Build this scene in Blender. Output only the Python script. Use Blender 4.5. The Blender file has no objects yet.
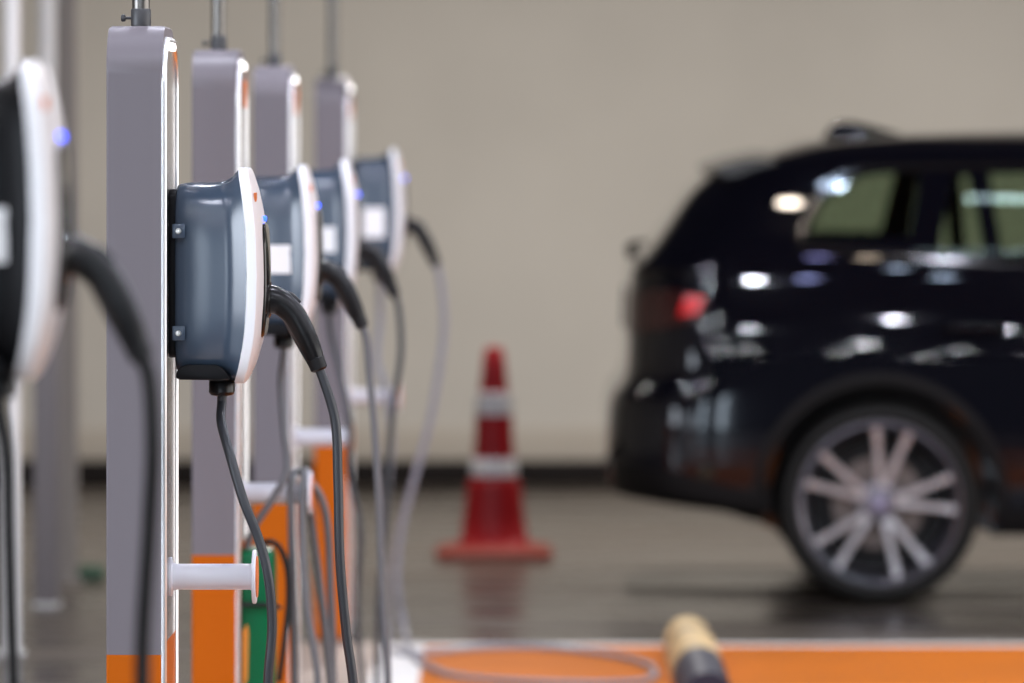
import bpy, bmesh, math, random
from mathutils import Vector, Matrix
random.seed(4)
SC = bpy.context.scene
COL = SC.collection
F = 1024 * 200 / 36.0          # focal length in pixels of the 1024 wide frame
H = 1.72                       # camera height
PI = math.pi

# ------------------------------------------------------------------ helpers
def at(px, py, Y):
    return Vector(((px - 512) / F * Y, Y, H - (py - 148) / F * Y))

def floor_at(px, py, z=0.0):
    Y = F * (H - z) / (py - 148)
    return at(px, py, Y)

def interp(tab, x):
    """monotone cubic through a table of (x, value)"""
    n = len(tab)
    if x <= tab[0][0]: return tab[0][1]
    if x >= tab[-1][0]: return tab[-1][1]
    h = [tab[i+1][0]-tab[i][0] for i in range(n-1)]
    dl = [(tab[i+1][1]-tab[i][1])/h[i] for i in range(n-1)]
    m = [dl[0]] + [0 if dl[i-1]*dl[i] <= 0 else 2*dl[i-1]*dl[i]/(dl[i-1]+dl[i]) for i in range(1, n-1)] + [dl[-1]]
    for i in range(n-1):
        if x <= tab[i+1][0]:
            t = (x-tab[i][0])/h[i]
            return ((2*t**3-3*t**2+1)*tab[i][1] + (t**3-2*t**2+t)*h[i]*m[i]
                    + (-2*t**3+3*t**2)*tab[i+1][1] + (t**3-t**2)*h[i]*m[i+1])

def catmull(pts, step=8):
    pts = [Vector(p) for p in pts]
    P = [pts[0]*2-pts[1]] + pts + [pts[-1]*2-pts[-2]]
    out = []
    for i in range(1, len(P)-2):
        a, b, c, d = P[i-1], P[i], P[i+1], P[i+2]
        ta = 0.0; tb = ta+max((b-a).length, 1e-6)**.5; tc = tb+max((c-b).length, 1e-6)**.5; td = tc+max((d-c).length, 1e-6)**.5
        for k in range(step):
            t = tb+(tc-tb)*k/step
            A1 = a*((tb-t)/(tb-ta))+b*((t-ta)/(tb-ta)); A2 = b*((tc-t)/(tc-tb))+c*((t-tb)/(tc-tb)); A3 = c*((td-t)/(td-tc))+d*((t-tc)/(td-tc))
            B1 = A1*((tc-t)/(tc-ta))+A2*((t-ta)/(tc-ta)); B2 = A2*((td-t)/(td-tb))+A3*((t-tb)/(td-tb))
            out.append(B1*((tc-t)/(tc-tb))+B2*((t-tb)/(tc-tb)))
    out.append(pts[-1])
    return out

class MB:
    """collects verts and faces (with a material slot each) for one mesh object"""
    def __init__(s): s.v = []; s.f = []; s.mi = []
    def add(s, v, f, mi=0):
        o = len(s.v); s.v += [tuple(p) for p in v]; s.f += [[i+o for i in q] for q in f]; s.mi += [mi]*len(f)
    def loft(s, rings, caps=(True, True), mi=0, closed=True, wrap=False):
        n = len(rings[0]); v = [p for r in rings for p in r]; f = []
        R = len(rings)
        for a in range(R if wrap else R-1):
            b = (a+1) % R
            for i in range(n if closed else n-1):
                j = (i+1) % n
                f.append([a*n+i, a*n+j, b*n+j, b*n+i])
        if caps[0]: f.append(list(range(n))[::-1])
        if caps[1]: f.append([(R-1)*n+i for i in range(n)])
        s.add(v, f, mi)
    def tube(s, pts, rad, n=12, step=8, smooth=True, mi=0, squash=None):
        rads = rad if isinstance(rad, (list, tuple)) else None
        C = catmull(pts, step) if smooth else [Vector(p) for p in pts]
        rings = []; up = None
        for i, c in enumerate(C):
            t = (C[min(i+1, len(C)-1)]-C[max(i-1, 0)]).normalized()
            if up is None:
                up = t.orthogonal().normalized() if squash is None else (Vector((0, 1, 0))-t*t.y).normalized()
            up = (up-t*up.dot(t)).normalized()
            sd = t.cross(up)
            if rads:
                q = i/(step if smooth else 1); k = min(int(q), len(rads)-2); r = rads[k]+(rads[k+1]-rads[k])*(q-k)
            else: r = rad
            sq = squash if squash else 1
            rings.append([c+up*(math.cos(2*PI*j/n)*r*sq)+sd*(math.sin(2*PI*j/n)*r) for j in range(n)])
        s.loft(rings, mi=mi)
    def lathe(s, prof, axis='Z', c=(0, 0, 0), n=48, mi=0, wrap=False):
        c = Vector(c); rings = []
        for r, h in prof:
            ring = []
            for k in range(n):
                a = 2*PI*k/n; p, q = r*math.cos(a), r*math.sin(a)
                ring.append(c+Vector({'Z': (p, q, h), 'Y': (q, h, p), 'X': (h, p, q)}[axis]))
            rings.append(ring)
        s.loft(rings, caps=(not wrap, not wrap), mi=mi, wrap=wrap)
    def box(s, x0, x1, y0, y1, z0, z1, mi=0):
        v = [(x, y, z) for x in (x0, x1) for y in (y0, y1) for z in (z0, z1)]
        s.add(v, [[0, 1, 3, 2], [4, 6, 7, 5], [0, 4, 5, 1], [2, 3, 7, 6], [0, 2, 6, 4], [1, 5, 7, 3]], mi)
    def prism(s, poly, axis, a, b, mi=0):
        """poly in the two other axes (in xyz order), extruded from a to b"""
        def P(u, w, t): return {'X': (t, u, w), 'Y': (u, t, w), 'Z': (u, w, t)}[axis]
        s.loft([[P(u, w, a) for u, w in poly], [P(u, w, b) for u, w in poly]], mi=mi)
    def build(s, name, mats, parent=None, world=None, bevel=0, seg=2, sharp=35, flat=False):
        me = bpy.data.meshes.new(name)
        o_ = Vector(world) if world is not None else Vector((0, 0, 0))
        me.from_pydata([tuple(Vector(p)-o_) for p in s.v], [], s.f)
        for m in (mats if isinstance(mats, (list, tuple)) else [mats]): me.materials.append(m)
        me.polygons.foreach_set('material_index', s.mi)
        bm = bmesh.new(); bm.from_mesh(me)
        bmesh.ops.recalc_face_normals(bm, faces=bm.faces)
        if bevel:
            ed = [e for e in bm.edges if len(e.link_faces) == 2 and e.calc_face_angle(0) > math.radians(30)]
            bmesh.ops.bevel(bm, geom=ed, offset=bevel, segments=seg, affect='EDGES', profile=.5, clamp_overlap=True)
        bm.to_mesh(me); bm.free()
        if not flat:
            me.polygons.foreach_set('use_smooth', [True]*len(me.polygons))
            me.set_sharp_from_angle(angle=math.radians(sharp))
        o = bpy.data.objects.new(name, me); COL.objects.link(o)
        if parent is not None: o.parent = parent
        return o

def tag(o, label, cat, group=None, kind=None):
    o['label'] = label; o['category'] = cat
    if group: o['group'] = group
    if kind: o['kind'] = kind
    return o

def thing(name, loc, label, cat, group=None, rz=0):
    o = bpy.data.objects.new(name, None); COL.objects.link(o)
    o.empty_display_size = .1
    o.location = loc; o.rotation_euler = (0, 0, rz)
    return tag(o, label, cat, group)

def copy_tree(o, parent=None):
    c = o.copy(); COL.objects.link(c)
    if parent is not None: c.parent = parent
    for ch in [x for x in COL.objects if x.parent == o]: copy_tree(ch, c)
    return c

def struct(o):
    o['kind'] = 'structure'; return o

def rrect(hw, z0, z1, r, n=6, e=1.0):
    """rounded rectangle outline in (y, z)"""
    pts = []
    for cy, cz, a0 in ((hw-r, z1-r, 0), (-hw+r, z1-r, 90), (-hw+r, z0+r, 180), (hw-r, z0+r, 270)):
        for k in range(n+1):
            a = math.radians(a0+90*k/n); pts.append((cy+r*math.cos(a), cz+r*math.sin(a)))
    return pts

# ------------------------------------------------------------------ materials
def mat(name, col, rough=.5, metal=0, spec=.5, coat=0, emit=None, noise=None, bump=None, emit_s=1, rvar=None):
    m = bpy.data.materials.new(name); m.use_nodes = True
    nt = m.node_tree; b = nt.nodes['Principled BSDF']
    b.inputs['Base Color'].default_value = (*col, 1); b.inputs['Roughness'].default_value = rough
    b.inputs['Metallic'].default_value = metal; b.inputs['Specular IOR Level'].default_value = spec
    b.inputs['Coat Weight'].default_value = coat
    if emit: b.inputs['Emission Color'].default_value = (*emit, 1); b.inputs['Emission Strength'].default_value = emit_s
    tc = nt.nodes.new('ShaderNodeTexCoord')
    if noise:
        sc, amt, stretch = noise
        mp = nt.nodes.new('ShaderNodeMapping'); mp.inputs['Scale'].default_value = stretch
        nz = nt.nodes.new('ShaderNodeTexNoise'); nz.inputs['Scale'].default_value = sc; nz.inputs['Detail'].default_value = 5
        rp = nt.nodes.new('ShaderNodeMapRange'); rp.inputs[1].default_value = .3; rp.inputs[2].default_value = .7
        rp.inputs[3].default_value = 1-amt; rp.inputs[4].default_value = 1+amt
        mx = nt.nodes.new('ShaderNodeVectorMath'); mx.operation = 'SCALE'; mx.inputs[0].default_value = col
        nt.links.new(tc.outputs['Object'], mp.inputs['Vector']); nt.links.new(mp.outputs[0], nz.inputs['Vector'])
        nt.links.new(nz.outputs['Fac'], rp.inputs[0]); nt.links.new(rp.outputs[0], mx.inputs['Scale'])
        nt.links.new(mx.outputs[0], b.inputs['Base Color'])
        if rvar:
            rr = nt.nodes.new('ShaderNodeMapRange'); rr.inputs[1].default_value = .35; rr.inputs[2].default_value = .65
            rr.inputs[3].default_value = rvar[0]; rr.inputs[4].default_value = rvar[1]
            nt.links.new(nz.outputs['Fac'], rr.inputs[0]); nt.links.new(rr.outputs[0], b.inputs['Roughness'])
    if bump:
        nz = nt.nodes.new('ShaderNodeTexNoise'); nz.inputs['Scale'].default_value = bump[0]; nz.inputs['Detail'].default_value = 4
        bp = nt.nodes.new('ShaderNodeBump'); bp.inputs['Strength'].default_value = bump[1]; bp.inputs['Distance'].default_value = .01
        nt.links.new(tc.outputs['Object'], nz.inputs['Vector']); nt.links.new(nz.outputs['Fac'], bp.inputs['Height'])
        nt.links.new(bp.outputs[0], b.inputs['Normal'])
    return m

def glass_mat(name, tint, refl=1.0):
    m = bpy.data.materials.new(name); m.use_nodes = True; nt = m.node_tree
    for n in list(nt.nodes): nt.nodes.remove(n)
    out = nt.nodes.new('ShaderNodeOutputMaterial'); mx = nt.nodes.new('ShaderNodeMixShader')
    tr = nt.nodes.new('ShaderNodeBsdfTransparent'); tr.inputs[0].default_value = (*tint, 1)
    gl = nt.nodes.new('ShaderNodeBsdfGlossy'); gl.inputs['Roughness'].default_value = .02; gl.inputs[0].default_value = (refl, refl, refl, 1)
    fr = nt.nodes.new('ShaderNodeFresnel'); fr.inputs[0].default_value = 1.5
    nt.links.new(fr.outputs[0], mx.inputs[0]); nt.links.new(tr.outputs[0], mx.inputs[1]); nt.links.new(gl.outputs[0], mx.inputs[2])
    nt.links.new(mx.outputs[0], out.inputs[0])
    return m

M = dict(
    wall=mat('painted_concrete_wall', (.50, .455, .392), .8, noise=(1.2, .05, (1, 1, 1)), bump=(60, .1)),
    wall_band=mat('wall_dado_paint', (.42, .365, .30), .8),
    skirt=mat('dark_skirting', (.012, .009, .008), .6, spec=.1),
    floor=mat('polished_concrete_floor', (.068, .054, .043), .24, spec=.28, noise=(1.0, .5, (.5, 2.4, 1)), bump=(5, .03), rvar=(.14, .42)),
    walkway=mat('pale_concrete_strip', (.42, .33, .27), .5, noise=(5, .12, (1, 1, 1))),
    orange_floor=mat('orange_floor_paint', (.52, .128, .001), .5, spec=.06, noise=(1.6, .12, (1, 1, 1))),
    white_line=mat('white_line_paint', (.72, .69, .67), .5, noise=(8, .08, (1, 1, 1))),
    ceiling=mat('dark_ceiling_paint', (.035, .034, .034), .9),
    post=mat('lilac_grey_powder_coat', (.170, .152, .166), .42, spec=.4, bump=(220, .02)),
    orange=mat('orange_powder_coat', (.50, .105, .0005), .4, spec=.15),
    white=mat('polished_aluminium_trim', (.92, .92, .93), .34, metal=1),
    hookwhite=mat('white_enamel_rod', (.80, .80, .86), .3),
    panel=mat('grey_gloss_front_panel', (.20, .18, .17), .16),
    steel=mat('galvanised_steel', (.17, .16, .148), .32, metal=1),
    darksteel=mat('dark_iron_collar', (.07, .07, .072), .45, metal=.6),
    screw=mat('zinc_screw', (.7, .68, .64), .3, metal=1),
    body=mat('slate_grey_plastic', (.046, .070, .106), .24, spec=.8, bump=(300, .015)),
    bodyblack=mat('black_plastic_housing', (.005, .005, .006), .4, spec=.15),
    cover=mat('warm_white_plastic_cover', (.76, .705, .69), .3),
    bezel=mat('white_gloss_bezel', (.90, .90, .92), .25),
    blackgloss=mat('black_gloss_panel', (.012, .010, .009), .12),
    black=mat('black_rubber', (.010, .010, .011), .42, spec=.3),
    gunblack=mat('black_handle_plastic', (.007, .007, .008), .28, spec=.35),
    cable=mat('charcoal_cable_sheath', (.034, .037, .043), .36),
    cablegrey=mat('grey_cable_sheath', (.12, .122, .13), .4),  # same sheath, lightened where the loops catch light
    cablelight=mat('light_grey_cable_sheath', (.235, .23, .262), .45),  # same sheath, lightened further for the well-lit far cable
    led=mat('blue_status_led', (.02, .08, .6), .3, emit=(.02, .07, 1.0), emit_s=5),
    lightbar=mat('white_light_bar', (.9, .9, .9), .3, emit=(1, .98, .96), emit_s=3.5),
    sticker=mat('white_sticker', (.92, .92, .92), .5),
    logo=mat('orange_logo_print', (.75, .2, .05), .5),
    cone=mat('red_cone_pvc', (.22, .003, .005), .45, spec=.2, noise=(9, .08, (1, 1, 1))),
    conebase=mat('faded_red_base', (.15, .022, .012), .6, spec=.2),
    conewhite=mat('reflective_white_band', (.45, .43, .43), .35),
    paint=mat('black_car_paint', (.0025, .0025, .005), .035, spec=.45),
    spoil=mat('satin_black_spoiler', (.05, .048, .045), .16, spec=.9),
    cartrim=mat('dark_car_trim', (.006, .005, .005), .5, spec=.15),
    chrome=mat('chrome', (.75, .75, .78), .12, metal=1),
    glass=glass_mat('tinted_car_glass', (.70, .755, .68)),
    darkglass=glass_mat('dark_privacy_glass', (.22, .24, .22)),
    redlens=mat('red_lamp_lens', (.75, .004, .006), .15),
    darklens=mat('smoked_lamp_lens', (.035, .010, .009), .12),
    tyre=mat('tyre_rubber', (.011, .010, .009), .6, spec=.2, bump=(40, .08)),
    rim=mat('dark_alloy', (.16, .15, .17), .3, metal=.9),
    spoke=mat('machined_alloy_face', (.50, .48, .49), .3, metal=.6),
    hub=mat('violet_grey_hub_cap', (.22, .19, .27), .3),
    disc=mat('brake_disc_iron', (.16, .14, .13), .4, metal=.8),
    cabin=mat('dark_cabin', (.01, .01, .01), .8),
    stopcream=mat('faded_yellow_band', (.62, .43, .20), .6, noise=(12, .15, (1, 1, 1))),
    stopnavy=mat('navy_black_rubber', (.012, .012, .03), .5),
    green=mat('green_enamel', (.0, .135, .048), .35, spec=.25),
    amber=mat('amber_label', (.80, .36, .05), .5),
    polewhite=mat('white_painted_pole', (.72, .70, .67), .4),
    polegrey=mat('grey_painted_pole', (.17, .15, .15), .5),
    upright=mat('taupe_painted_upright', (.25, .22, .195), .6),
    greendark=mat('dark_green_plastic', (.02, .06, .03), .5),
)

# ------------------------------------------------------------------ camera
cam = bpy.data.cameras.new('camera'); co = bpy.data.objects.new('camera', cam); COL.objects.link(co)
co.location = (0, 0, H); co.rotation_euler = (PI/2, 0, 0)
cam.lens = 200; cam.sensor_width = 36; cam.sensor_fit = 'HORIZONTAL'
cam.shift_y = (148-341.5)/1024
cam.clip_end = 200
cam.dof.use_dof = True; cam.dof.focus_distance = 11.48; cam.dof.aperture_fstop = 2.85
SC.camera = co

# ------------------------------------------------------------------ setting
WY = F*H/(485-148)                                     # back wall distance
b = MB(); b.box(-9, 14, -4, WY+.2, -.2, 0); struct(b.build('floor', M['floor'], flat=True))
b = MB(); b.box(-9, 14, WY, WY+.2, 0, 4.4); struct(b.build('wall_back', M['wall'], flat=True))
b = MB(); b.box(-9.2, -9, -4, WY+.2, 0, 4.4); struct(b.build('wall_left', M['wall'], flat=True))
b = MB(); b.box(-9, 14, -4, WY+.2, 4.4, 4.6); struct(b.build('ceiling', M['ceiling'], flat=True))
b = MB(); b.box(-9, 14, WY-.02, WY, 0, .125); struct(b.build('baseboard_back', M['skirt'], bevel=.004))
b = MB(); b.box(-9, 14, WY-.012, WY, .126, .29); struct(b.build('trim_1', M['wall_band'], bevel=.004))
# painted bay
YE = 19.60
b = MB(); b.box(-.30, 9, 17.1, YE, 0, .004); b.box(-.30, 9, 11.3, 14.2, 0, .004); struct(b.build('floor_bay_paint', M['orange_floor'], flat=True))
b = MB(); b.box(-.46, -.30, 8.5, YE+.12, 0, .005); b.box(-.30, 9, YE, YE+.10, 0, .005); struct(b.build('floor_line', M['white_line'], flat=True))
b = MB(); b.box(-1.0, -.46, 6, YE+.12, 0, .006); struct(b.build('floor_walkway', M['walkway'], flat=True))

# ------------------------------------------------------------------ charging posts
PW, PD, PT = .112, .36, 1.96
def arch(inset, r, zb=0.0, n=10, top=0.0):
    hy = PD/2-inset; zt = PT-inset-top; r = max(r-inset*.6, .012)
    pts = [(-hy, zb), (hy, zb)]
    for cy, a0 in ((hy-r, 0), (-hy+r, 90)):
        for k in range(n+1):
            a = math.radians(a0+90*k/n); pts.append((cy+r*math.cos(a), zt-r+r*math.sin(a)))
    return pts

def make_post(label):
    root = thing('charging_post', (0, 0, 0), label, 'charging post', 'charging posts in the row')
    # column : profile split at the paint line so the orange foot is the same skin
    zs = .70
    b = MB(); up = arch(0, .100, zs, 14); lo = [(-PD/2, 0), (PD/2, 0), (PD/2, zs), (-PD/2, zs)]
    xa, xb = -PW, 0; c = .004
    for poly, mi in ((up, 0), (lo, 1)):
        n = len(poly); cy = 0; zc = 1.0
        def ins(p, d):
            y, z = p
            y2 = max(-PD/2+d, min(PD/2-d, y)); z2 = min(z, PT-d)
            return (y2, z2)
        rings = [[(xa, *ins(p, c)) for p in poly], [(xa+c, *p) for p in poly], [(xb-c, *p) for p in poly], [(xb, *ins(p, c)) for p in poly]]
        b.loft(rings, mi=mi)
    b.build('column', [M['post'], M['orange']], root)
    # raised white rim round the front face
    b = MB(); o_, i_ = arch(.002, .100, .02, 12, .020), arch(.012, .100, .05, 12, .024)
    n = len(o_)
    rings = []
    for k in range(9):                                       # half-round bead
        t = PI*k/8; q = .5-.5*math.cos(t)
        rings.append([(.001+.008*math.sin(t), a[0]*(1-q)+d[0]*q, a[1]*(1-q)+d[1]*q) for a, d in zip(o_, i_)])
    rings = [[(-.002, *p) for p in o_]]+rings+[[(-.002, *p) for p in i_]]
    b.loft(rings, caps=(False, False), wrap=True)
    b.build('front_rim', M['white'], root, sharp=50)
    # front panel
    b = MB(); q = [(y, z) for y, z in arch(.012, .100, .72, 12, .024)]
    b.prism(q, 'X', 0, .003, 0)
    b.prism([(-PD/2+.012, .051), (PD/2-.012, .051), (PD/2-.012, .72), (-PD/2+.012, .72)], 'X', 0, .003, 1)
    b.build('front_panel', [M['panel'], M['orange']], root)
    b = MB(); b.prism([(y+.11, z) for y, z in rrect(.045, 1.815, 1.885, .012)], 'X', .002, .007); b.build('emblem_plate', M['logo'], root)
    # emissive white bar under the crown of the front face
    b = MB(); b.prism(rrect(.112, 1.912, 1.934, .0105), 'X', .001, .008); b.build('light_bar', M['lightbar'], root, bevel=.002)
    # hook
    b = MB(); zh = .843
    b.lathe([(.040, .003), (.040, .007), (.028, .010), (.0265, .02), (.0265, .166), (.030, .172)], 'X', (0, 0, zh), 32)
    hk = b.build('cable_hook', M['hookwhite'], root)
    b = MB(); b.lathe([(.053, .171), (.055, .173), (.055, .177), (.053, .179)], 'X', (0, 0, zh), 40); b.build('end_disc', M['hookwhite'], hk)
    b = MB(); b.lathe([(.042, .179), (.042, .1815)], 'X', (0, 0, zh), 40); b.build('orange_cap', M['logo'], hk)
    # conduit
    b = MB(); b.lathe([(.018, PT-.002), (.018, 4.4)], 'Z', (-PW/2, 0, 0), 24); b.build('conduit', M['steel'], root)
    b = MB(); b.lathe([(.020, PT), (.0205, PT+.004), (.0205, PT+.034), (.019, PT+.037)], 'Z', (-PW/2, 0, 0), 24)
    cl = b.build('collar', M['darksteel'], root)
    b = MB(); b.lathe([(.003, -.038), (.003, -.016)], 'X', (-PW/2, -.004, PT+.018), 12)
    b.lathe([(.006, -.040), (.0075, -.038), (.0075, -.033), (.006, -.031)], 'X', (-PW/2, -.004, PT+.018), 12); b.build('set_screw', M['darksteel'], cl)
    b = MB(); b.box(-PW-.02, .02, -PD/2-.02, PD/2+.02, 0, .012); b.build('base_plate', M['darksteel'], root, bevel=.003)
    return root

XF = [-.815, -.698, -.684, -.659, -.572]
DI = [7.65, 11.38, 14.17, 16.95, 19.75]
YAW = -math.radians(.55)
PL = ['charging post carrying the big blurred charger at the near end of the row',
      'large sharp lilac-grey charging post with the charger in focus',
      'lilac-grey charging post whose hook holds looped grey cables, green box low on it',
      'lilac-grey charging post directly behind the post with looped cables',
      'farthest and smallest charging post, its orange foot catching bright light']
posts = []
for i in range(5):
    p = make_post(PL[0]) if i == 0 else copy_tree(posts[0])
    if i == 1:
        for o in [o for o in COL.objects if o.parent == p and o.name.startswith('emblem_plate')]: bpy.data.objects.remove(o)
    p['label'] = PL[i]; p.location = (XF[i], DI[i]+PD/2, .006); p.rotation_euler.z = YAW
    posts.append(p)

# ------------------------------------------------------------------ chargers
XE = [(-.2175, .136), (-.18, .148), (-.11, .161), (-.01, .166), (.07, .164), (.15, .156), (.2175, .144)]
def ring_body(u, hw, hh, r, z0=0.0):
    return [((.018+u*(interp(XE, z)-.018)), y, z) for y, z in rrect(hw, -hh+z0, hh+z0, r, 7)]
def dense(poly, k=3):
    out = []
    for i, p in enumerate(poly):
        q = poly[(i+1) % len(poly)]
        L = math.dist(p, q); n = max(1, int(L/.02))
        for j in range(n): out.append((p[0]+(q[0]-p[0])*j/n, p[1]+(q[1]-p[1])*j/n))
    return out
def cover_outline(hw, hh):
    # shield outline: a little waisted towards top and bottom, same point count for any size
    pts = []; N = 96
    for k in range(N):
        a = 2*PI*k/N; c_, s_ = math.cos(a), math.sin(a)
        y = hw*math.copysign(abs(c_)**.42, c_); z = hh*math.copysign(abs(s_)**.42, s_)
        y *= 1-.10*(z/hh)**2
        pts.append((y, z))
    return pts

def make_charger(label):
    root = thing('charger', (0, 0, 0), label, 'charger', 'chargers on the row of posts')
    # slate housing: flares out towards the cover
    b = MB(); rings = []
    for u, hw, hh, zo in ((0, .112, .182, -.006), (.02, .118, .189, -.006), (.06, .1215, .192, -.006), (.18, .1265, .194, -.006), (.36, .1305, .194, -.006), (.54, .1318, .194, -.006), (.68, .1312, .195, -.005), (.76, .1320, .197, -.004),
                      (.84, .137, .201, -.003), (.90, .1415, .206, -.001), (.96, .146, .212, 0), (1.0, .1495, .2155, 0)):
        ring = []
        for y, z in cover_outline(hw, hh):
            zz = z+zo
            # keep the back of the box squarer than the cover
            yy = y/(1-.10*(z/hh)**2)*(1-.10*u*u*(z/hh)**2)
            ring.append((.018+u*(interp(XE, zz)-.018), yy, zz))
        rings.append(ring)
    b.loft(rings); b.build('housing', M['body'], root, sharp=60)
    # back plate
    b = MB(); b.prism(rrect(.10, -.165, .175, .02), 'X', .004, .020); b.build('back_plate', M['bodyblack'], root, bevel=.002)
    # base closing the bottom, with a small slope
    b = MB(); b.prism([(.021, -.205), (.022, -.192), (.030, -.182), (.042, -.178), (.100, -.178), (.113, -.183), (.122, -.193), (.130, -.207), (.10, -.209), (.03, -.208)], 'Y', -.1235, .1235); b.build('bottom_base', M['bodyblack'], root, bevel=.003)
    # cover: side wall (white), domed face with warm bounce light in its colour
    b = MB()
    def cring(off, sc_): return [(interp(XE, z)+off, y, z) for y, z in cover_outline(.152*sc_, .2185*sc_)]
    b.loft([cring(*q) for q in ((-.001, .985), (0, .998), (.002, 1.0), (.0175, 1.0), (.019, .992))], caps=(True, False))
    b.loft([cring(*q) for q in ((.019, .992), (.021, .96), (.025, .84), (.029, .65), (.0315, .42), (.033, .20), (.0335, .03))], caps=(False, True), mi=1)
    cv = b.build('front_cover', [M['bezel'], M['cover']], root, sharp=38)
    # dark display panel with the holster, lying on the domed face
    def face_x(y, z):
        q = max(abs(y)/.152, abs(z)/.2185)
        t = [(0, .0335), (.2, .033), (.42, .0315), (.65, .029), (.84, .025), (.96, .021), (1, .018)]
        return interp(XE, z)+interp(t, q)
    b = MB(); rings = []
    for d, sc_ in ((-.004, 1.0), (.002, 1.0), (.0045, .97), (.005, .9), (.005, .5), (.005, .05)):
        ring = []
        for y, z in dense(rrect(.085, -.125, .105, .04, 6)):
            y2, z2 = y*sc_, (z+.01)*sc_-.01
            ring.append((face_x(y2, z2)+d, y2, z2))
        rings.append(ring)
    b.loft(rings); b.build('display_panel', M['blackgloss'], root, sharp=60)
    b = MB(); b.lathe([(.036, .188), (.040, .195), (.040, .203), (.034, .206), (.030, .198)], 'X', (0, 0, -.048), 32); b.build('holster_ring', M['blackgloss'], root)
    b = MB(); b.prism(rrect(.008, .109, .120, .004), 'X', .185, .1970); b.build('status_light', M['led'], root, bevel=.003)
    b = MB()
    for k in range(4):
        y0 = -.118+k*.011; xx = face_x(y0, .165)
        b.box(xx-.003, xx+.0010, y0, y0+.006, .150, .168)
    b.build('logo_print', M['logo'], root)
    # fixing tabs with screws
    for z in (.091, -.114):
        for s in (-1, 1):
            b = MB(); y = s*.1275
            b.box(.014, .0405, min(y, y+s*.010), max(y, y+s*.010), z-.015, z+.015); t = b.build('fixing_tab', M['body'], root, bevel=.003)
            b = MB(); b.lathe([(.0055, 0), (.006, s*.001), (.005, s*.003), (.002, s*.0034)], 'Y', (.027, y+s*.010, z), 16); b.build('screw', M['screw'], t)
    # cable gland
    b = MB(); b.lathe([(.027, -.203), (.027, -.214), (.024, -.216)], 'Z', (.106, 0, 0), 32); g = b.build('cable_gland', M['black'], root)
    b = MB(); b.lathe([(.025, -.2155), (.0265, -.218), (.0265, -.238), (.022, -.244), (.013, -.246)], 'Z', (.106, 0, 0), 6*4); b.build('gland_nut', M['gunblack'], g)
    return root

ZC = [1.621, 1.462, 1.46, 1.466, 1.50]
CLB = ['black and white charger at the extreme left, big and blurred, blue light lit',
       'sharp slate-grey charger with white front cover, two screwed tabs on its side',
       'slate charger with white side sticker right behind the sharp one',
       'slate charger with white sticker, just in front of the farthest charger of the row',
       'farthest charger of the row, bright white cover against the beige wall']
chargers = []
for i in range(5):
    c = make_charger(CLB[0]) if i == 0 else copy_tree(chargers[0])
    c['label'] = CLB[i]; c.location = (XF[i]+.0025, DI[i]+PD/2, ZC[i]); c.rotation_euler.z = YAW
    chargers.append(c)
for o in COL.objects:                                    # near housing darkened, its dimmer reflections put into the colour
    if o.parent == chargers[0] and o.name.startswith('housing'):
        o.data = o.data.copy(); o.data.materials[0] = M['bodyblack']
for i, (x0, x1, z0, z1) in {0: (.078, .130, -.056, .018), 2: (.075, .130, -.054, .018), 3: (.088, .140, -.058, .018), 4: (.052, .128, -.092, .012)}.items():
    b = MB(); b.box(x0, x1, -.1318, -.1298, z0, z1); b.build('side_sticker', M['sticker'], chargers[i], bevel=.0006, seg=1)

# ------------------------------------------------------------------ charging cables with their plugs
def CW(i, lx, ly, lz):
    v = Matrix.Rotation(YAW, 3, 'Z') @ Vector((lx, ly, lz))
    return v+chargers[i].location

def make_cable(i, label, sheath, path, r=.0098, gun_tilt=None):
    """path: (px, py, depth offset from the charger's middle) from the gland to the plug"""
    Yc = DI[i]+PD/2
    g = CW(i, .106, 0, -.240)
    root = thing('charging_cable', g, label, 'charging cable', 'charging cables hanging from the chargers')
    # plug handle
    nose = CW(i, .188, 0, -.050)
    K = [(0, 0), (.018, 0), (.038, -.006), (.062, -.028), (.084, -.066), (.100, -.100), (.112, -.131)]
    if gun_tilt: K = [(a*gun_tilt[0], c*gun_tilt[1]) for a, c in K]
    pts = [nose+Vector((a, 0, c)) for a, c in K]
    b = MB(); b.tube(pts, [.031, .0295, .0265, .0245, .0235, .0205, .0165], n=24, step=6, squash=.92)
    h = b.build('plug_handle', M['gunblack'], root, world=g, sharp=60)
    e = pts[-1]; t = (pts[-1]-pts[-2]).normalized()
    b = MB(); b.tube([e-t*.014, e-t*.012, e+t*.010, e+t*.014], [.0165, .0188, .0178, .013], n=24, step=3, smooth=False); b.build('collar', M['black'], h, world=g)
    a_, b_ = pts[3], pts[5]; nrm = Vector((-(b_-a_).z, 0, (b_-a_).x)).normalized()
    if nrm.z > 0: nrm = -nrm
    off = nrm*.0205
    b = MB(); b.tube([pts[3]+off*.99, pts[4]+off, pts[5]+off*.86, pts[6]+off*.72], [.004, .0055, .0055, .003], n=10, step=5); b.build('grip_strip', M['cable'], h, world=g)
    c = (pts[2]+pts[3])/2
    b = MB(); b.tube([pts[2]+Vector((.004, 0, .020)), c+Vector((.008, 0, .024)), pts[3]+Vector((.014, 0, .020))], [.006, .008, .006], n=10, step=5); b.build('release_button', M['black'], h, world=g)
    # the sheath
    P = [g-Vector((0, 0, .004)), g-Vector((0, 0, .018))]+[p if isinstance(p, Vector) else at(p[0], p[1], Yc+p[2]) for p in path]+[e+t*.035, e+t*.008]
    b = MB(); b.tube(P, r, n=14, step=10); b.build('cable_sheath', sheath, root, world=g, sharp=80)
    return root

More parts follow.
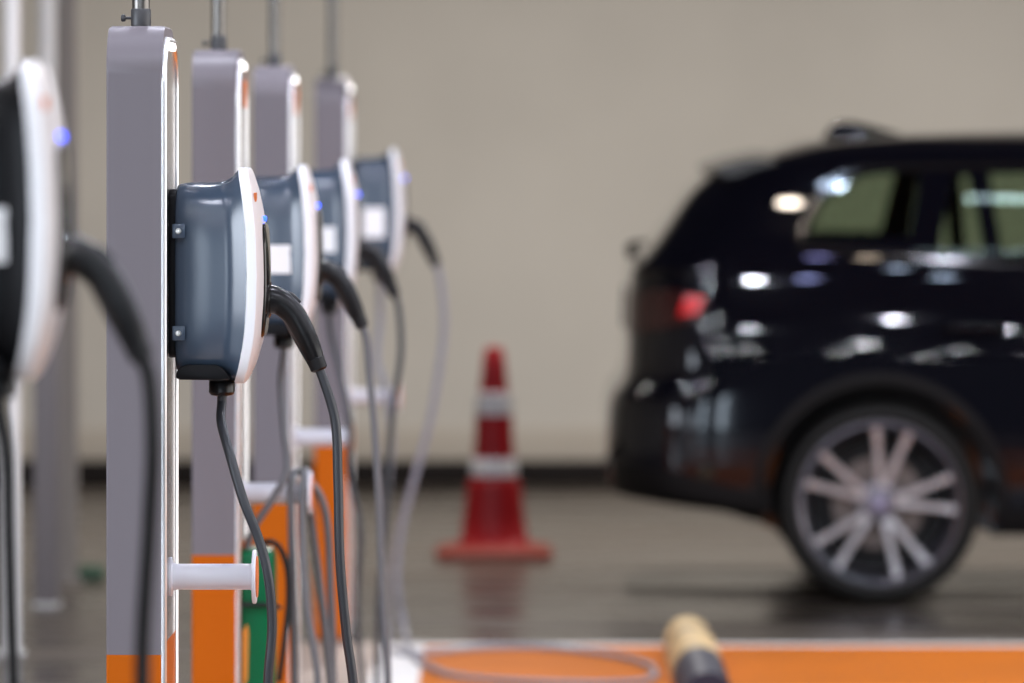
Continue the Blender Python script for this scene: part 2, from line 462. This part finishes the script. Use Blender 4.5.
make_cable(0, 'thick blurred black cable of the extreme left charger, crossing in front of the sharp post', M['black'],
    [(6, 450, 0), (9, 540, -.02), (14, 683, -.02), (30, 860, -.02), (80, 950, 0), (130, 870, .02), (141, 760, .02), (143, 640, .02), (150, 520, .01), (153, 440, 0)], r=.0115)
make_cable(1, 'sharp charcoal cable hanging in front of the white hook of the sharp post', M['cable'],
    [(221, 420, -.03), (230, 455, -.08), (244, 502, -.10), (259, 540, -.10), (268, 575, -.10), (272, 625, -.09), (268, 690, -.08), (278, 780, -.03), (312, 830, 0), (346, 780, .02), (354, 700, .02), (346, 630, .01), (340, 560, 0), (338, 480, 0), (335, 420, 0)])
make_cable(2, 'grey cable looped several times over the hook of the post with a green box', M['cablegrey'],
    [(281, 380, 0), (284, 430, -.03), (287, 470, -.055), (272, 500, -.07), (253, 530, -.07), (243, 570, -.07), (240, 640, -.07), (258, 730, -.06), (300, 780, -.06), (318, 690, -.06), (306, 600, -.06), (302, 530, -.05), (303, 482, -.038), (305, 471.5, -.008),
     (309, 474, .028), (310, 505, .045), (318, 570, .055), (327, 650, .055), (330, 720, .05), (312, 780, .03), (298, 730, .0), (294, 640, -.02), (292, 560, -.03), (291, 500, -.042), (292, 480, -.036), (295, 471.5, -.005), (302, 474, .03), (322, 500, .045), (331, 600, .07), (334, 690, .07), (345, 770, .04), (368, 790, .02), (386, 740, .0), (388, 683, 0), (382, 580, 0), (379, 500, 0), (374, 420, 0), (369, 370, 0)])
make_cable(3, 'charcoal cable draped on the hook of the post just before the farthest one', M['cable'],
    [(331, 335, 0), (340, 372, -.02), (347, 405, -.05), (350, 430, -.055), (349, 470, -.055), (360, 530, -.05), (357, 600, -.04), (360, 660, -.03), (368, 715, -.02), (376, 690, 0), (379, 600, 0), (386, 520, 0), (388, 470, 0), (393, 410, 0), (401, 350, 0)])
fl = [floor_at(x, y, .012) for x, y in ((398, 652), (412, 654), (440, 652), (480, 648), (530, 647), (590, 652), (640, 662), (655, 674), (640, 682), (590, 684), (520, 682), (460, 677), (432, 668), (414, 656))]
make_cable(4, 'light grey cable of the farthest charger, trailing onto the orange floor', M['cablelight'],
    [(380, 320, 0), (377, 360, -.03), (384, 385, -.055), (391, 430, -.05), (386, 500, -.05), (384, 580, -.04), (388, 635, -.02)]+fl+[(403, 625, 0), (397, 585, 0), (401, 530, 0), (414, 480, 0), (429, 425, 0), (439, 370, 0), (444, 320, 0)], r=.012)

# ------------------------------------------------------------------ green box on the second post
gb = Vector((XF[2]+.004, DI[2]+PD/2, .45))
root = thing('green_box', gb, 'green box with an amber strip, on the front of the post with looped cables', 'box')
b = MB()
def gsec(x, d): return [(x, y, z) for y, z in rrect(.105-d, -.16+d, .262-d, .03)]
b.loft([gsec(.004, .0), gsec(.060, 0), gsec(.074, .004), gsec(.082, .016)]); b.build('casing', M['green'], root, sharp=40)
b = MB(); b.prism([(.005, -.085), (.018, -.105+.045), (.020, .062), (.017, .078), (.005, .062)], 'Y', -.108, -.1045); b.build('amber_strip', M['amber'], root)
b = MB(); b.tube([(.050, -.03, .255), (.062, -.04, .280), (.090, -.05, .272), (.112, -.05, .225), (.118, -.05, .14), (.108, -.06, .03), (.095, -.06, -.07)], .0075, n=12); b.build('lead', M['black'], root)
b = MB(); b.tube([(-.012, -.113, .10), (.0, -.125, .125), (.03, -.118, .128), (.07, -.113, .126), (.100, -.09, .118)], .006, n=10); b.build('lead', M['black'], root)

# ------------------------------------------------------------------ traffic cone
cp = floor_at(494, 557)
root = thing('traffic_cone', cp, 'red traffic cone with two white bands standing before the back wall', 'traffic cone')
b = MB()
def rsq(h, r, n=6): return rrect(h, -h, h, r, n)
b.loft([[(x, y, z) for x, y in rsq(h, .06)] for h, z in ((.242, 0), (.246, .006), (.244, .026), (.225, .040), (.18, .052))]); b.build('base', M['conebase'], root)
b = MB(); b.lathe([(.165, .047), (.155, .058), (.140, .080), (.128, .18), (.112, .318), (.0955, .328), (.088, .42), (.080, .50), (.077, .64), (.066, .652), (.052, .78), (.042, .868), (.030, .882), (.022, .884)], 'Z', (0, 0, 0), 56); b.build('cone_body', M['cone'], root)
b = MB(); b.lathe([(.0985, .343), (.099, .350), (.0935, .415), (.091, .418)], 'Z', (0, 0, 0), 56); b.build('reflective_band', M['conewhite'], root)
b = MB(); b.lathe([(.0795, .600), (.0797, .607), (.0735, .690), (.068, .693)], 'Z', (0, 0, 0), 56); b.build('reflective_band', M['conewhite'], root)

# ------------------------------------------------------------------ wheel stop on the orange bay
root = thing('wheel_stop', (.605, 18.6, .004), 'rounded wheel stop with yellowish and navy bands on the orange floor', 'wheel stop')
b = MB()
prof = [(-.088, 0), (-.086, .03), (-.072, .068), (-.048, .096), (-.018, .108), (.018, .108), (.048, .096), (.072, .068), (.086, .03), (.088, 0)]
segs = [(-1.05, -.25, 1), (-.25, .45, 0), (.45, .52, 1), (.52, 1.05, 0)]
for y0, y1, mi in segs:
    def rg(y):
        k = 1.0 if abs(y) < 1.0 else .9
        return [(x*k, y, z*k) for x, z in prof]
    yy = [y0]+([-1.02] if y0 < -1 else [])+([1.0] if y1 > 1 else [])+[y1]
    b.loft([rg(y) for y in yy], caps=(y0 < -1, y1 > 1), mi=mi)
b.build('rubber_block', [M['stopcream'], M['stopnavy']], root, sharp=50)

# ------------------------------------------------------------------ poles at the far left
def pole(px, by, w, name, label, m, square=False, rise=4.4, sleeve=0):
    p = floor_at(px, by)
    r_ = thing(name, p, label, 'pole', 'painted poles at the left')
    b = MB()
    if square: b.box(-w, w, -w, w, 0, rise-.002); b.build('pole_shaft', m, r_, bevel=.006)
    else: b.lathe([(w, 0), (w, rise-.002)], 'Z', (0, 0, 0), 28); b.build('pole_shaft', m, r_)
    if sleeve:
        b = MB(); b.box(-sleeve, sleeve, -sleeve, sleeve, .014, 1.18); b.build('grey_sleeve', M['polegrey'], r_, bevel=.008)  # thicker and darker grey over the lower part of the pole
    b = MB(); b.box(-w*1.5, w*1.5, -w*1.5, w*1.5, 0, .014); b.build('foot_plate', m, r_, bevel=.003)
pole(12, 655, .028, 'painted_pole', 'white pole at the far left edge behind the blurred charger', M['polewhite'])
pole(47, 606, .033, 'painted_pole', 'white pole with a grey lower sleeve between the far left pole and the grey upright', M['polewhite'], sleeve=.048)
pole(67, 582, .042, 'grey_upright', 'square grey upright left of the sharp post', M['upright'], True)
p = floor_at(90, 580)
root = thing('floor_box', p, 'small dark green block lying on the floor left of the sharp post', 'block')
b = MB(); b.box(-.06, .06, -.10, .10, 0, .05); bx = b.build('block_body', M['greendark'], root, bevel=.012, seg=3)
b = MB(); b.box(-.045, .045, -.08, .08, .048, .056); b.build('lid', M['greendark'], root, bevel=.003)

# ------------------------------------------------------------------ car
CY = 22.40                                   # centre line of the car
T_xr = [(.26, 1.00), (.33, .80), (.375, .50), (.40, .40), (.47, .372), (.56, .366), (.70, .368), (.78, .385), (.83, .425), (.90, .442), (1.10, .446), (1.20, .452), (1.265, .466), (1.30, .505), (1.614, .755), (1.66, .85), (1.70, 1.0), (1.74, 1.134), (1.763, 1.29), (1.78, 1.75), (1.79, 2.1)]
T_xf = [(.26, 5.1), (.40, 5.28), (.60, 5.306), (.80, 5.29), (.92, 5.22), (1.0, 5.0), (1.06, 4.6), (1.10, 4.2), (1.13, 4.0), (1.30, 3.75), (1.50, 3.45), (1.62, 3.2), (1.70, 2.95), (1.75, 2.7), (1.78, 2.4), (1.79, 2.2)]
T_hw = [(.26, .955), (.32, .975), (.45, .992), (.55, .998), (.65, .998), (.75, .994), (.85, .988), (.95, .980), (1.00, .974), (1.05, .967), (1.15, .948), (1.30, .912), (1.45, .835), (1.62, .735), (1.67, .70), (1.71, .64), (1.74, .55), (1.765, .42), (1.78, .28), (1.79, .10)]
def car_ring(z, off=0.0, zoff=0.0, xfmax=None):
    zz = z+zoff
    xr, xf, hw = interp(T_xr, zz)+off, interp(T_xf, zz)-off, max(interp(T_hw, zz)-off, .03)
    if xfmax: xf = min(xf, xfmax)
    L = xf-xr
    ax = min(.34 if zz < 1.25 else .30, L*.3); ay = min(.42 if zz < 1.25 else .34, hw*.9)
    bx = min(.75, L*.35); by = min(.55, hw*.9)
    half = []
    for k in range(6): half.append((xr, (hw-ay)*k/6))
    for k in range(13):
        a = PI/2*k/13; half.append((xr+ax-ax*math.cos(a)**.85 if k else xr, hw-ay+ay*math.sin(a)))
    for k in range(41): half.append((xr+ax+(L-ax-bx)*k/40, hw))
    for k in range(1, 14):
        a = PI/2*k/13; half.append((xf-bx+bx*math.sin(a), hw-by+by*math.cos(a)))
    for k in range(1, 6): half.append((xf, (hw-by)*(1-k/5)))
    out = []
    for x, y in half:                            # a gentle bow in plan
        out.append((x, y*(1-.035*((x-2.6)/2.6)**2)))
    return [(x, CY-y, z) for x, y in out]+[(x, CY+y, z) for x, y in out[-2:0:-1]]
def zlayers(a, b_):
    zs = []
    z = a
    while z < b_-1e-6:
        zs.append(z); z += .012 if (z < .45 or .75 < z < 1.06 or 1.24 < z < 1.34) else (.006 if z > 1.72 else .022)
    return zs+[b_]
def temp(mb, name='cutter'): return mb.build(name, [], None)
def booled(o, cutter, op):
    md = o.modifiers.new('b', 'BOOLEAN'); md.operation = op; md.solver = 'EXACT'; md.object = cutter
    dg = bpy.context.evaluated_depsgraph_get(); dg.update()
    me = bpy.data.meshes.new_from_object(o.evaluated_get(dg)); o.modifiers.remove(md); o.data = me
def kill(o): bpy.data.objects.remove(o, do_unlink=True)

car = thing('car', (2.85, CY, 0), 'black sport utility car with alloy wheels parked before the beige wall', 'car')
CW0 = Vector(car.location)
def flipped(mb_in, mb_out): pass
def shell_obj(name, o1, o2, inner=None):
    b = MB(); b.loft([car_ring(z, o1) for z in zlayers(.26, 1.79)])
    n0 = len(b.f)
    if inner: b.loft([car_ring(z, o2, .03, 3.95) for z in zlayers(.88, 1.735)])
    else: b.loft([car_ring(z, o2, .006) for z in zlayers(.30, 1.78)])
    me = bpy.data.meshes.new(name); me.from_pydata([tuple(p) for p in b.v], [], b.f)
    bm = bmesh.new(); bm.from_mesh(me)
    bm.faces.ensure_lookup_table()
    outer = [f for f in bm.faces if f.index < n0]; inn = [f for f in bm.faces if f.index >= n0]
    bmesh.ops.recalc_face_normals(bm, faces=outer); bmesh.ops.recalc_face_normals(bm, faces=inn); bmesh.ops.reverse_faces(bm, faces=inn)
    bm.to_mesh(me); bm.free()
    o = bpy.data.objects.new(name, me); COL.objects.link(o); return o
SG = 263.5
def P(px, py): return ((px-512)/SG, H-(py-148)/SG)
WIN = [[P(806, 237), P(822, 204), P(840, 187), P(858, 178), P(880, 174), P(922, 171), P(908, 237)],
       [P(953, 176), P(971, 175), P(984, 258), P(935, 258)],
       [P(991, 174), P(1180, 170), P(1176, 260), P(1001, 258)],
       [P(1200, 170), P(1325, 173), P(1400, 220), P(1455, 262), P(1196, 261)]]
body = shell_obj('body_shell', 0, .05, True)
thin = shell_obj('thin', -.001, .007)
panes = []
def cut_side(poly, s, glassmat):
    b = MB(); b.prism(poly, 'Y', CY-(1.3 if s < 0 else -.35), CY-(.35 if s < 0 else -1.3)); c = temp(b)
    booled(body, c, 'DIFFERENCE')
    g = bpy.data.objects.new('window_pane', thin.data); COL.objects.link(g); booled(g, c, 'INTERSECT'); kill(c)
    panes.append((g, glassmat))
for poly in WIN:
    for s in (-1, 1): cut_side(poly, s, M['glass'])
for poly, xa, xb in (([(CY-.66, 1.33), (CY+.66, 1.33), (CY+.54, 1.575), (CY-.54, 1.575)], .3, .95), ([(CY-.74, 1.17), (CY+.74, 1.17), (CY+.58, 1.63), (CY-.58, 1.63)], 2.8, 4.3)):
    b = MB(); b.prism(poly, 'X', xa, xb); c = temp(b); booled(body, c, 'DIFFERENCE')
    g = bpy.data.objects.new('rear_window' if xa < 1 else 'windscreen', thin.data); COL.objects.link(g); booled(g, c, 'INTERSECT'); kill(c)
    panes.append((g, M['darkglass'] if xa < 1 else M['glass']))
WR, WZ, XW1, XW2 = .38, .380, 1.385, 4.36
for xw in (XW1, XW2):
    for s in (-1, 1):
        b = MB(); b.lathe([(.445, CY+s*.62), (.445, CY+s*1.2)], 'Y', (xw, 0, WZ+.01), 64); c = temp(b); booled(body, c, 'DIFFERENCE'); kill(c)
def finish(o, m, name=None, parent=car, sharp=28):
    me = o.data; me.transform(Matrix.Translation(-CW0)); me.materials.clear(); me.materials.append(m)
    me.polygons.foreach_set('use_smooth', [True]*len(me.polygons)); me.polygons.foreach_set('material_index', [0]*len(me.polygons))
    me.set_sharp_from_angle(angle=math.radians(sharp)); o.parent = parent
    if name: o.name = name
    return o
def patch(poly, axis, a, b_, name, m, o1=.004, o2=.03, parent=car):
    """a piece lying on the body skin, cut from a slightly larger copy of it"""
    sh = shell_obj(name, -o1, .02)
    b = MB(); b.prism(poly, axis, a, b_); c = temp(b); booled(sh, c, 'INTERSECT'); kill(c)
    return finish(sh, m, name, parent)
near, far = (CY-1.3, CY-.3), (CY+.3, CY+1.3)
for y0, y1 in (near, far):
    # tail lamp: smoked lens wrapping the corner, red element in it
    tl = patch([(.40, 1.00), (.72, 1.075), (.745, 1.165), (.60, 1.185), (.40, 1.165)], 'Y', y0, y1, 'tail_lamp', M['darklens'], .006)
    patch([(.625, 1.085), (.700, 1.095), (.728, 1.155), (.655, 1.165)], 'Y', y0, y1, 'red_reflector', M['redlens'], .009, parent=tl)
    # chrome strip round the side glass, dark sill cladding
    S = lambda L: [P(*q) for q in L]
    patch(S([(793, 243), (798, 228), (818, 192), (838, 173), (870, 165), (1330, 160), (1330, 164), (870, 169.5), (841, 178), (822, 196), (804, 230), (800, 243)]), 'Y', y0, y1, 'window_trim', M['blackgloss'], .004)
    patch(S([(800, 243), (1000, 262), (1460, 266), (1460, 270), (1000, 266.5), (797, 248)]), 'Y', y0, y1, 'window_trim', M['blackgloss'], .004)
    patch([(1.84, .262), (3.90, .262), (3.90, .36), (1.84, .36)], 'Y', y0, y1, 'sill_cladding', M['cartrim'], .006)
    ring_o = [(XW1+.485*math.cos(a), WZ+.01+.485*math.sin(a)) for a in [PI*1.04-PI*1.08*k/24 for k in range(25)]]
    ring_i = [(XW1+.447*math.cos(a), WZ+.01+.447*math.sin(a)) for a in [-PI*.04+PI*1.08*k/24 for k in range(25)]]
    patch(ring_o+ring_i, 'Y', y0, y1, 'arch_trim', M['cartrim'], .008)
    # door handles
    s = -1 if y0 < CY else 1
    for xh in (1.74, 2.80):
        yb = CY+s*.987
        b = MB(); b.tube([(xh-.11, yb, 1.045), (xh-.09, yb+s*.03, 1.048), (xh, yb+s*.036, 1.05), (xh+.09, yb+s*.03, 1.048), (xh+.11, yb, 1.045)], [.012, .016, .017, .016, .012], n=12)
        b.build('door_handle', M['paint'], car, world=CW0)
finish(body, M['paint'], 'body_shell')
kill(thin)
for g, m in panes: finish(g, m)
# cladding of the lower rear bumper, spoiler, fin, wiper, exhaust
patch([(.38, .30), (.94, .30), (.94, .42), (.60, .50), (.38, .52)], 'Y', CY-1.3, CY+1.3, 'bumper_cladding', M['cartrim'], .006)
b = MB(); rings = []
for k in range(15):
    y = -.66+1.32*k/14; e = abs(y)/.66; x0 = .735+.05*e**3
    rings.append([(x0, CY+y, 1.642-.012*e), (x0+.006, CY+y, 1.662-.012*e), (x0+.09, CY+y, 1.690-.016*e), (.95, CY+y, 1.712-.035*e*e), (1.06, CY+y, 1.705-.045*e*e), (.92, CY+y, 1.645-.02*e), (.82, CY+y, 1.622-.012*e), (x0+.006, CY+y, 1.634-.012*e)])
b.loft(rings); b.build('roof_spoiler', M['spoil'], car, world=CW0, sharp=22)
b = MB(); rings = []
for x, z0, z1, w in ((1.225, 1.735, 1.765, .016), (1.25, 1.735, 1.800, .030), (1.28, 1.735, 1.822, .042), (1.33, 1.74, 1.826, .052), (1.40, 1.74, 1.812, .056), (1.47, 1.745, 1.792, .044), (1.53, 1.75, 1.775, .012)):
    rings.append([(x, CY+w*math.cos(a), z0+(z1-z0)*max(0, math.sin(a))**.7) for a in [PI*k/12 for k in range(13)]])
b.loft(rings); b.build('roof_antenna', M['paint'], car, world=CW0)
b = MB(); b.tube([(.478, CY, 1.29), (.468, CY, 1.325), (.490, CY-.05, 1.345), (.52, CY-.30, 1.355)], [.022, .022, .012, .008], n=10); b.build('rear_wiper', M['cartrim'], car, world=CW0)
for s in (-1, 1):
    b = MB(); b.lathe([(.030, .10), (.045, .06), (.048, 0), (.042, -.006), (.038, .0), (.036, .08)], 'X', (.405, CY+s*.62, .44), 28); b.build('exhaust_tip', M['chrome'], car, world=CW0)
    b = MB(); b.lathe([(.02, 0), (.13, .02), (.14, .10), (.10, .16), (.02, .18)], 'Y', (3.55, CY+s*.97-(.0 if s > 0 else .18)+.0, 1.22), 20); b.build('wing_mirror', M['paint'], car, world=CW0)
    b = MB(); b.prism([(4.72, .74), (5.14, .70), (5.16, .80), (4.80, .86)], 'Y', CY+s*.62, CY+s*.93); b.build('head_lamp', M['chrome'], car, world=CW0, bevel=.02)
b = MB(); b.box(5.20, 5.315, CY-.45, CY+.45, .45, .78); b.build('front_grille', M['cartrim'], car, world=CW0, bevel=.03)

def make_wheel(xw, s):
    """s=-1: face towards -Y"""
    yo = CY+s*.985; c = (xw, 0, WZ)
    Yv = lambda d: yo-s*d                         # d: depth inwards from the outer face
    b = MB(); prof = [(.305, .02), (.312, .005), (.335, -.006), (.358, .002), (.372, .022), (.380, .05), (.380, .22), (.372, .25), (.34, .275), (.312, .262), (.302, .25)]
    b.lathe([(r, Yv(d)) for r, d in prof], 'Y', c, 72, wrap=True); w = b.build('wheel', M['tyre'], car, world=CW0)
    b = MB(); prof = [(.314, .006), (.310, -.003), (.300, -.004), (.288, .004), (.276, .024), (.262, .06), (.250, .16), (.27, .25), (.31, .262), (.312, .2), (.305, .06)]
    b.lathe([(r, Yv(d)) for r, d in prof], 'Y', c, 72, wrap=True); b.build('rim', M['rim'], w, world=CW0)
    b = MB(); b.lathe([(.06, Yv(.085)), (.175, Yv(.085)), (.175, Yv(.115)), (.06, Yv(.115))], 'Y', c, 48, wrap=True); b.build('brake_disc', M['disc'], w, world=CW0)
    b = MB(); b.lathe([(.272, Yv(.14)), (.272, Yv(.16))], 'Y', c, 48); b.build('inner_cover', M['cabin'], w, world=CW0)
    def dirv(a): return Vector((math.cos(a), 0, math.sin(a)))
    for k in range(5):
        a0 = math.radians(80+72*k)
        for t in (-1, 1):
            a1 = a0+t*math.radians(7); a2 = a0+t*math.radians(12.5)
            p0 = dirv(a1)*.055; p1 = dirv(a2)*.292
            tv = (p1-p0).normalized(); nv = Vector((-tv.z, 0, tv.x))
            rings = []
            for q, wd, d0, th in ((0, .017, .022, .03), (.2, .0145, .016, .03), (.5, .014, .014, .028), (.8, .0155, .010, .026), (1, .019, .004, .024)):
                cc = p0+(p1-p0)*q+Vector((xw, 0, WZ))
                rings.append([cc+nv*u*wd+Vector((0, Yv(d), 0)) for u, d in ((-1, d0+.006), (-.72, d0), (.72, d0), (1, d0+.006), (.9, d0+th), (-.9, d0+th))])
            b = MB(); b.loft(rings); b.build('spoke', M['spoke'], w, world=CW0, sharp=30)
    b = MB(); b.lathe([(.085, Yv(.06)), (.080, Yv(.028)), (.060, Yv(.02)), (.01, Yv(.02))], 'Y', c, 40); b.build('hub', M['rim'], w, world=CW0)
    b = MB(); b.lathe([(.038, Yv(.022)), (.036, Yv(.010)), (.030, Yv(.007)), (.008, Yv(.006))], 'Y', c, 32); b.build('hub_cap', M['hub'], w, world=CW0)
    for k in range(5):
        a = math.radians(44+72*k); q = dirv(a)*.058; b = MB()
        b.lathe([(.010, Yv(.026)), (.010, Yv(.012)), (.006, Yv(.010))], 'Y', (xw+q.x, 0, WZ+q.z), 6)
        b.build('wheel_bolt', M['disc'], w, world=CW0)
for xw in (XW1, XW2):
    for s in (-1, 1): make_wheel(xw, s)

# ------------------------------------------------------------------ light
W = bpy.data.worlds.new('World'); SC.world = W; W.use_nodes = True
W.node_tree.nodes['Background'].inputs[0].default_value = (.80, .86, 1.0, 1); W.node_tree.nodes['Background'].inputs[1].default_value = .08
def area(name, loc, rot, sx, sy, e, col=(1, 1, 1)):
    l = bpy.data.lights.new(name, 'AREA'); l.shape = 'RECTANGLE'; l.size = sx; l.size_y = sy; l.energy = e; l.color = col
    o = bpy.data.objects.new(name, l); COL.objects.link(o); o.location = loc; o.rotation_euler = rot; return o
R = math.radians
COOL = (.89, .915, 1.0)
def lamp(x, y, z, d, e, col=COOL):
    l = bpy.data.lights.new('downlight', 'AREA'); l.shape = 'DISK'; l.size = d; l.energy = e; l.color = col
    o = bpy.data.objects.new('downlight', l); COL.objects.link(o); o.location = (x, y, z)
for i, yy in enumerate((-2.4, .4, 3.2, 6.0, 8.8, 11.6, 14.4, 17.2)):
    for xx in (-4.4, -2.6, -.8, 1.0, 2.8, 4.6, 6.4): lamp(xx+(.9 if i % 2 else 0), yy, 4.3, .07, 22+yy*1.15, COOL if yy < 8 else (.84, .865, 1.0))
for xx in (-4.7, -.2, 3.2, 6.6): lamp(xx, 24.2, 4.3, .2, {-4.7: 80, -.2: 215, 3.2: 155, 6.6: 85}[xx], (1, .97, .94))
for yy, x0 in ((20.0, 1.95), (18.7, 1.75)): area('ceiling_tube', (x0+3, yy, 4.3), (0, 0, 0), 6.0, .07, 24, (.68, .93, 1.0))
# small spots placed overhead to reflect as dots in the car paint
for x, y, c in ((1.3, 14.6, (.45, .5, 1)), (1.3, 17.7, (.45, .45, 1)), (1.55, 17.6, (1, .8, .6)), (1.75, 16.0, (.6, .75, 1)), (2.05, 14.9, (.6, .75, 1)), (1.9, 17.1, (.7, .8, 1)), (1.15, 19.9, (1, .85, .7)), (1.35, 20.2, (.6, .75, 1))):
    lamp(x, y, 4.3, .11, 4, c)
area('daylight_opening', (13.5, 10, 2.3), (0, R(90), 0), 3.8, 20, 950, (1, .98, .96))
area('entrance_daylight', (-8.8, 6, 2.3), (0, R(-90), 0), 2.6, 7, 700, (.80, .88, 1.0))  # unseen light added for the bright streak on the charger flare
area('entrance_daylight', (-4.4, -3.9, 1.7), (R(90), 0, 0), 3.6, 2.6, 170, (.78, .88, 1.0))  # added behind the camera for a soft sheen on the housings
for xx in (-.75, .55): area('entrance_daylight', (xx, -3.9, 1.5), (R(90), 0, 0), .45, 2.4, 34, (.72, .86, 1.0))  # two added strips that reflect as strokes in the car's rear corner

SC.view_settings.view_transform = 'Standard'; SC.view_settings.look = 'None'
SC.view_settings.exposure = 0; SC.view_settings.gamma = 1; SC.view_settings.use_curve_mapping = False
SC.cycles.use_denoising = True
SC.cycles.max_bounces = 10; SC.cycles.transparent_max_bounces = 16
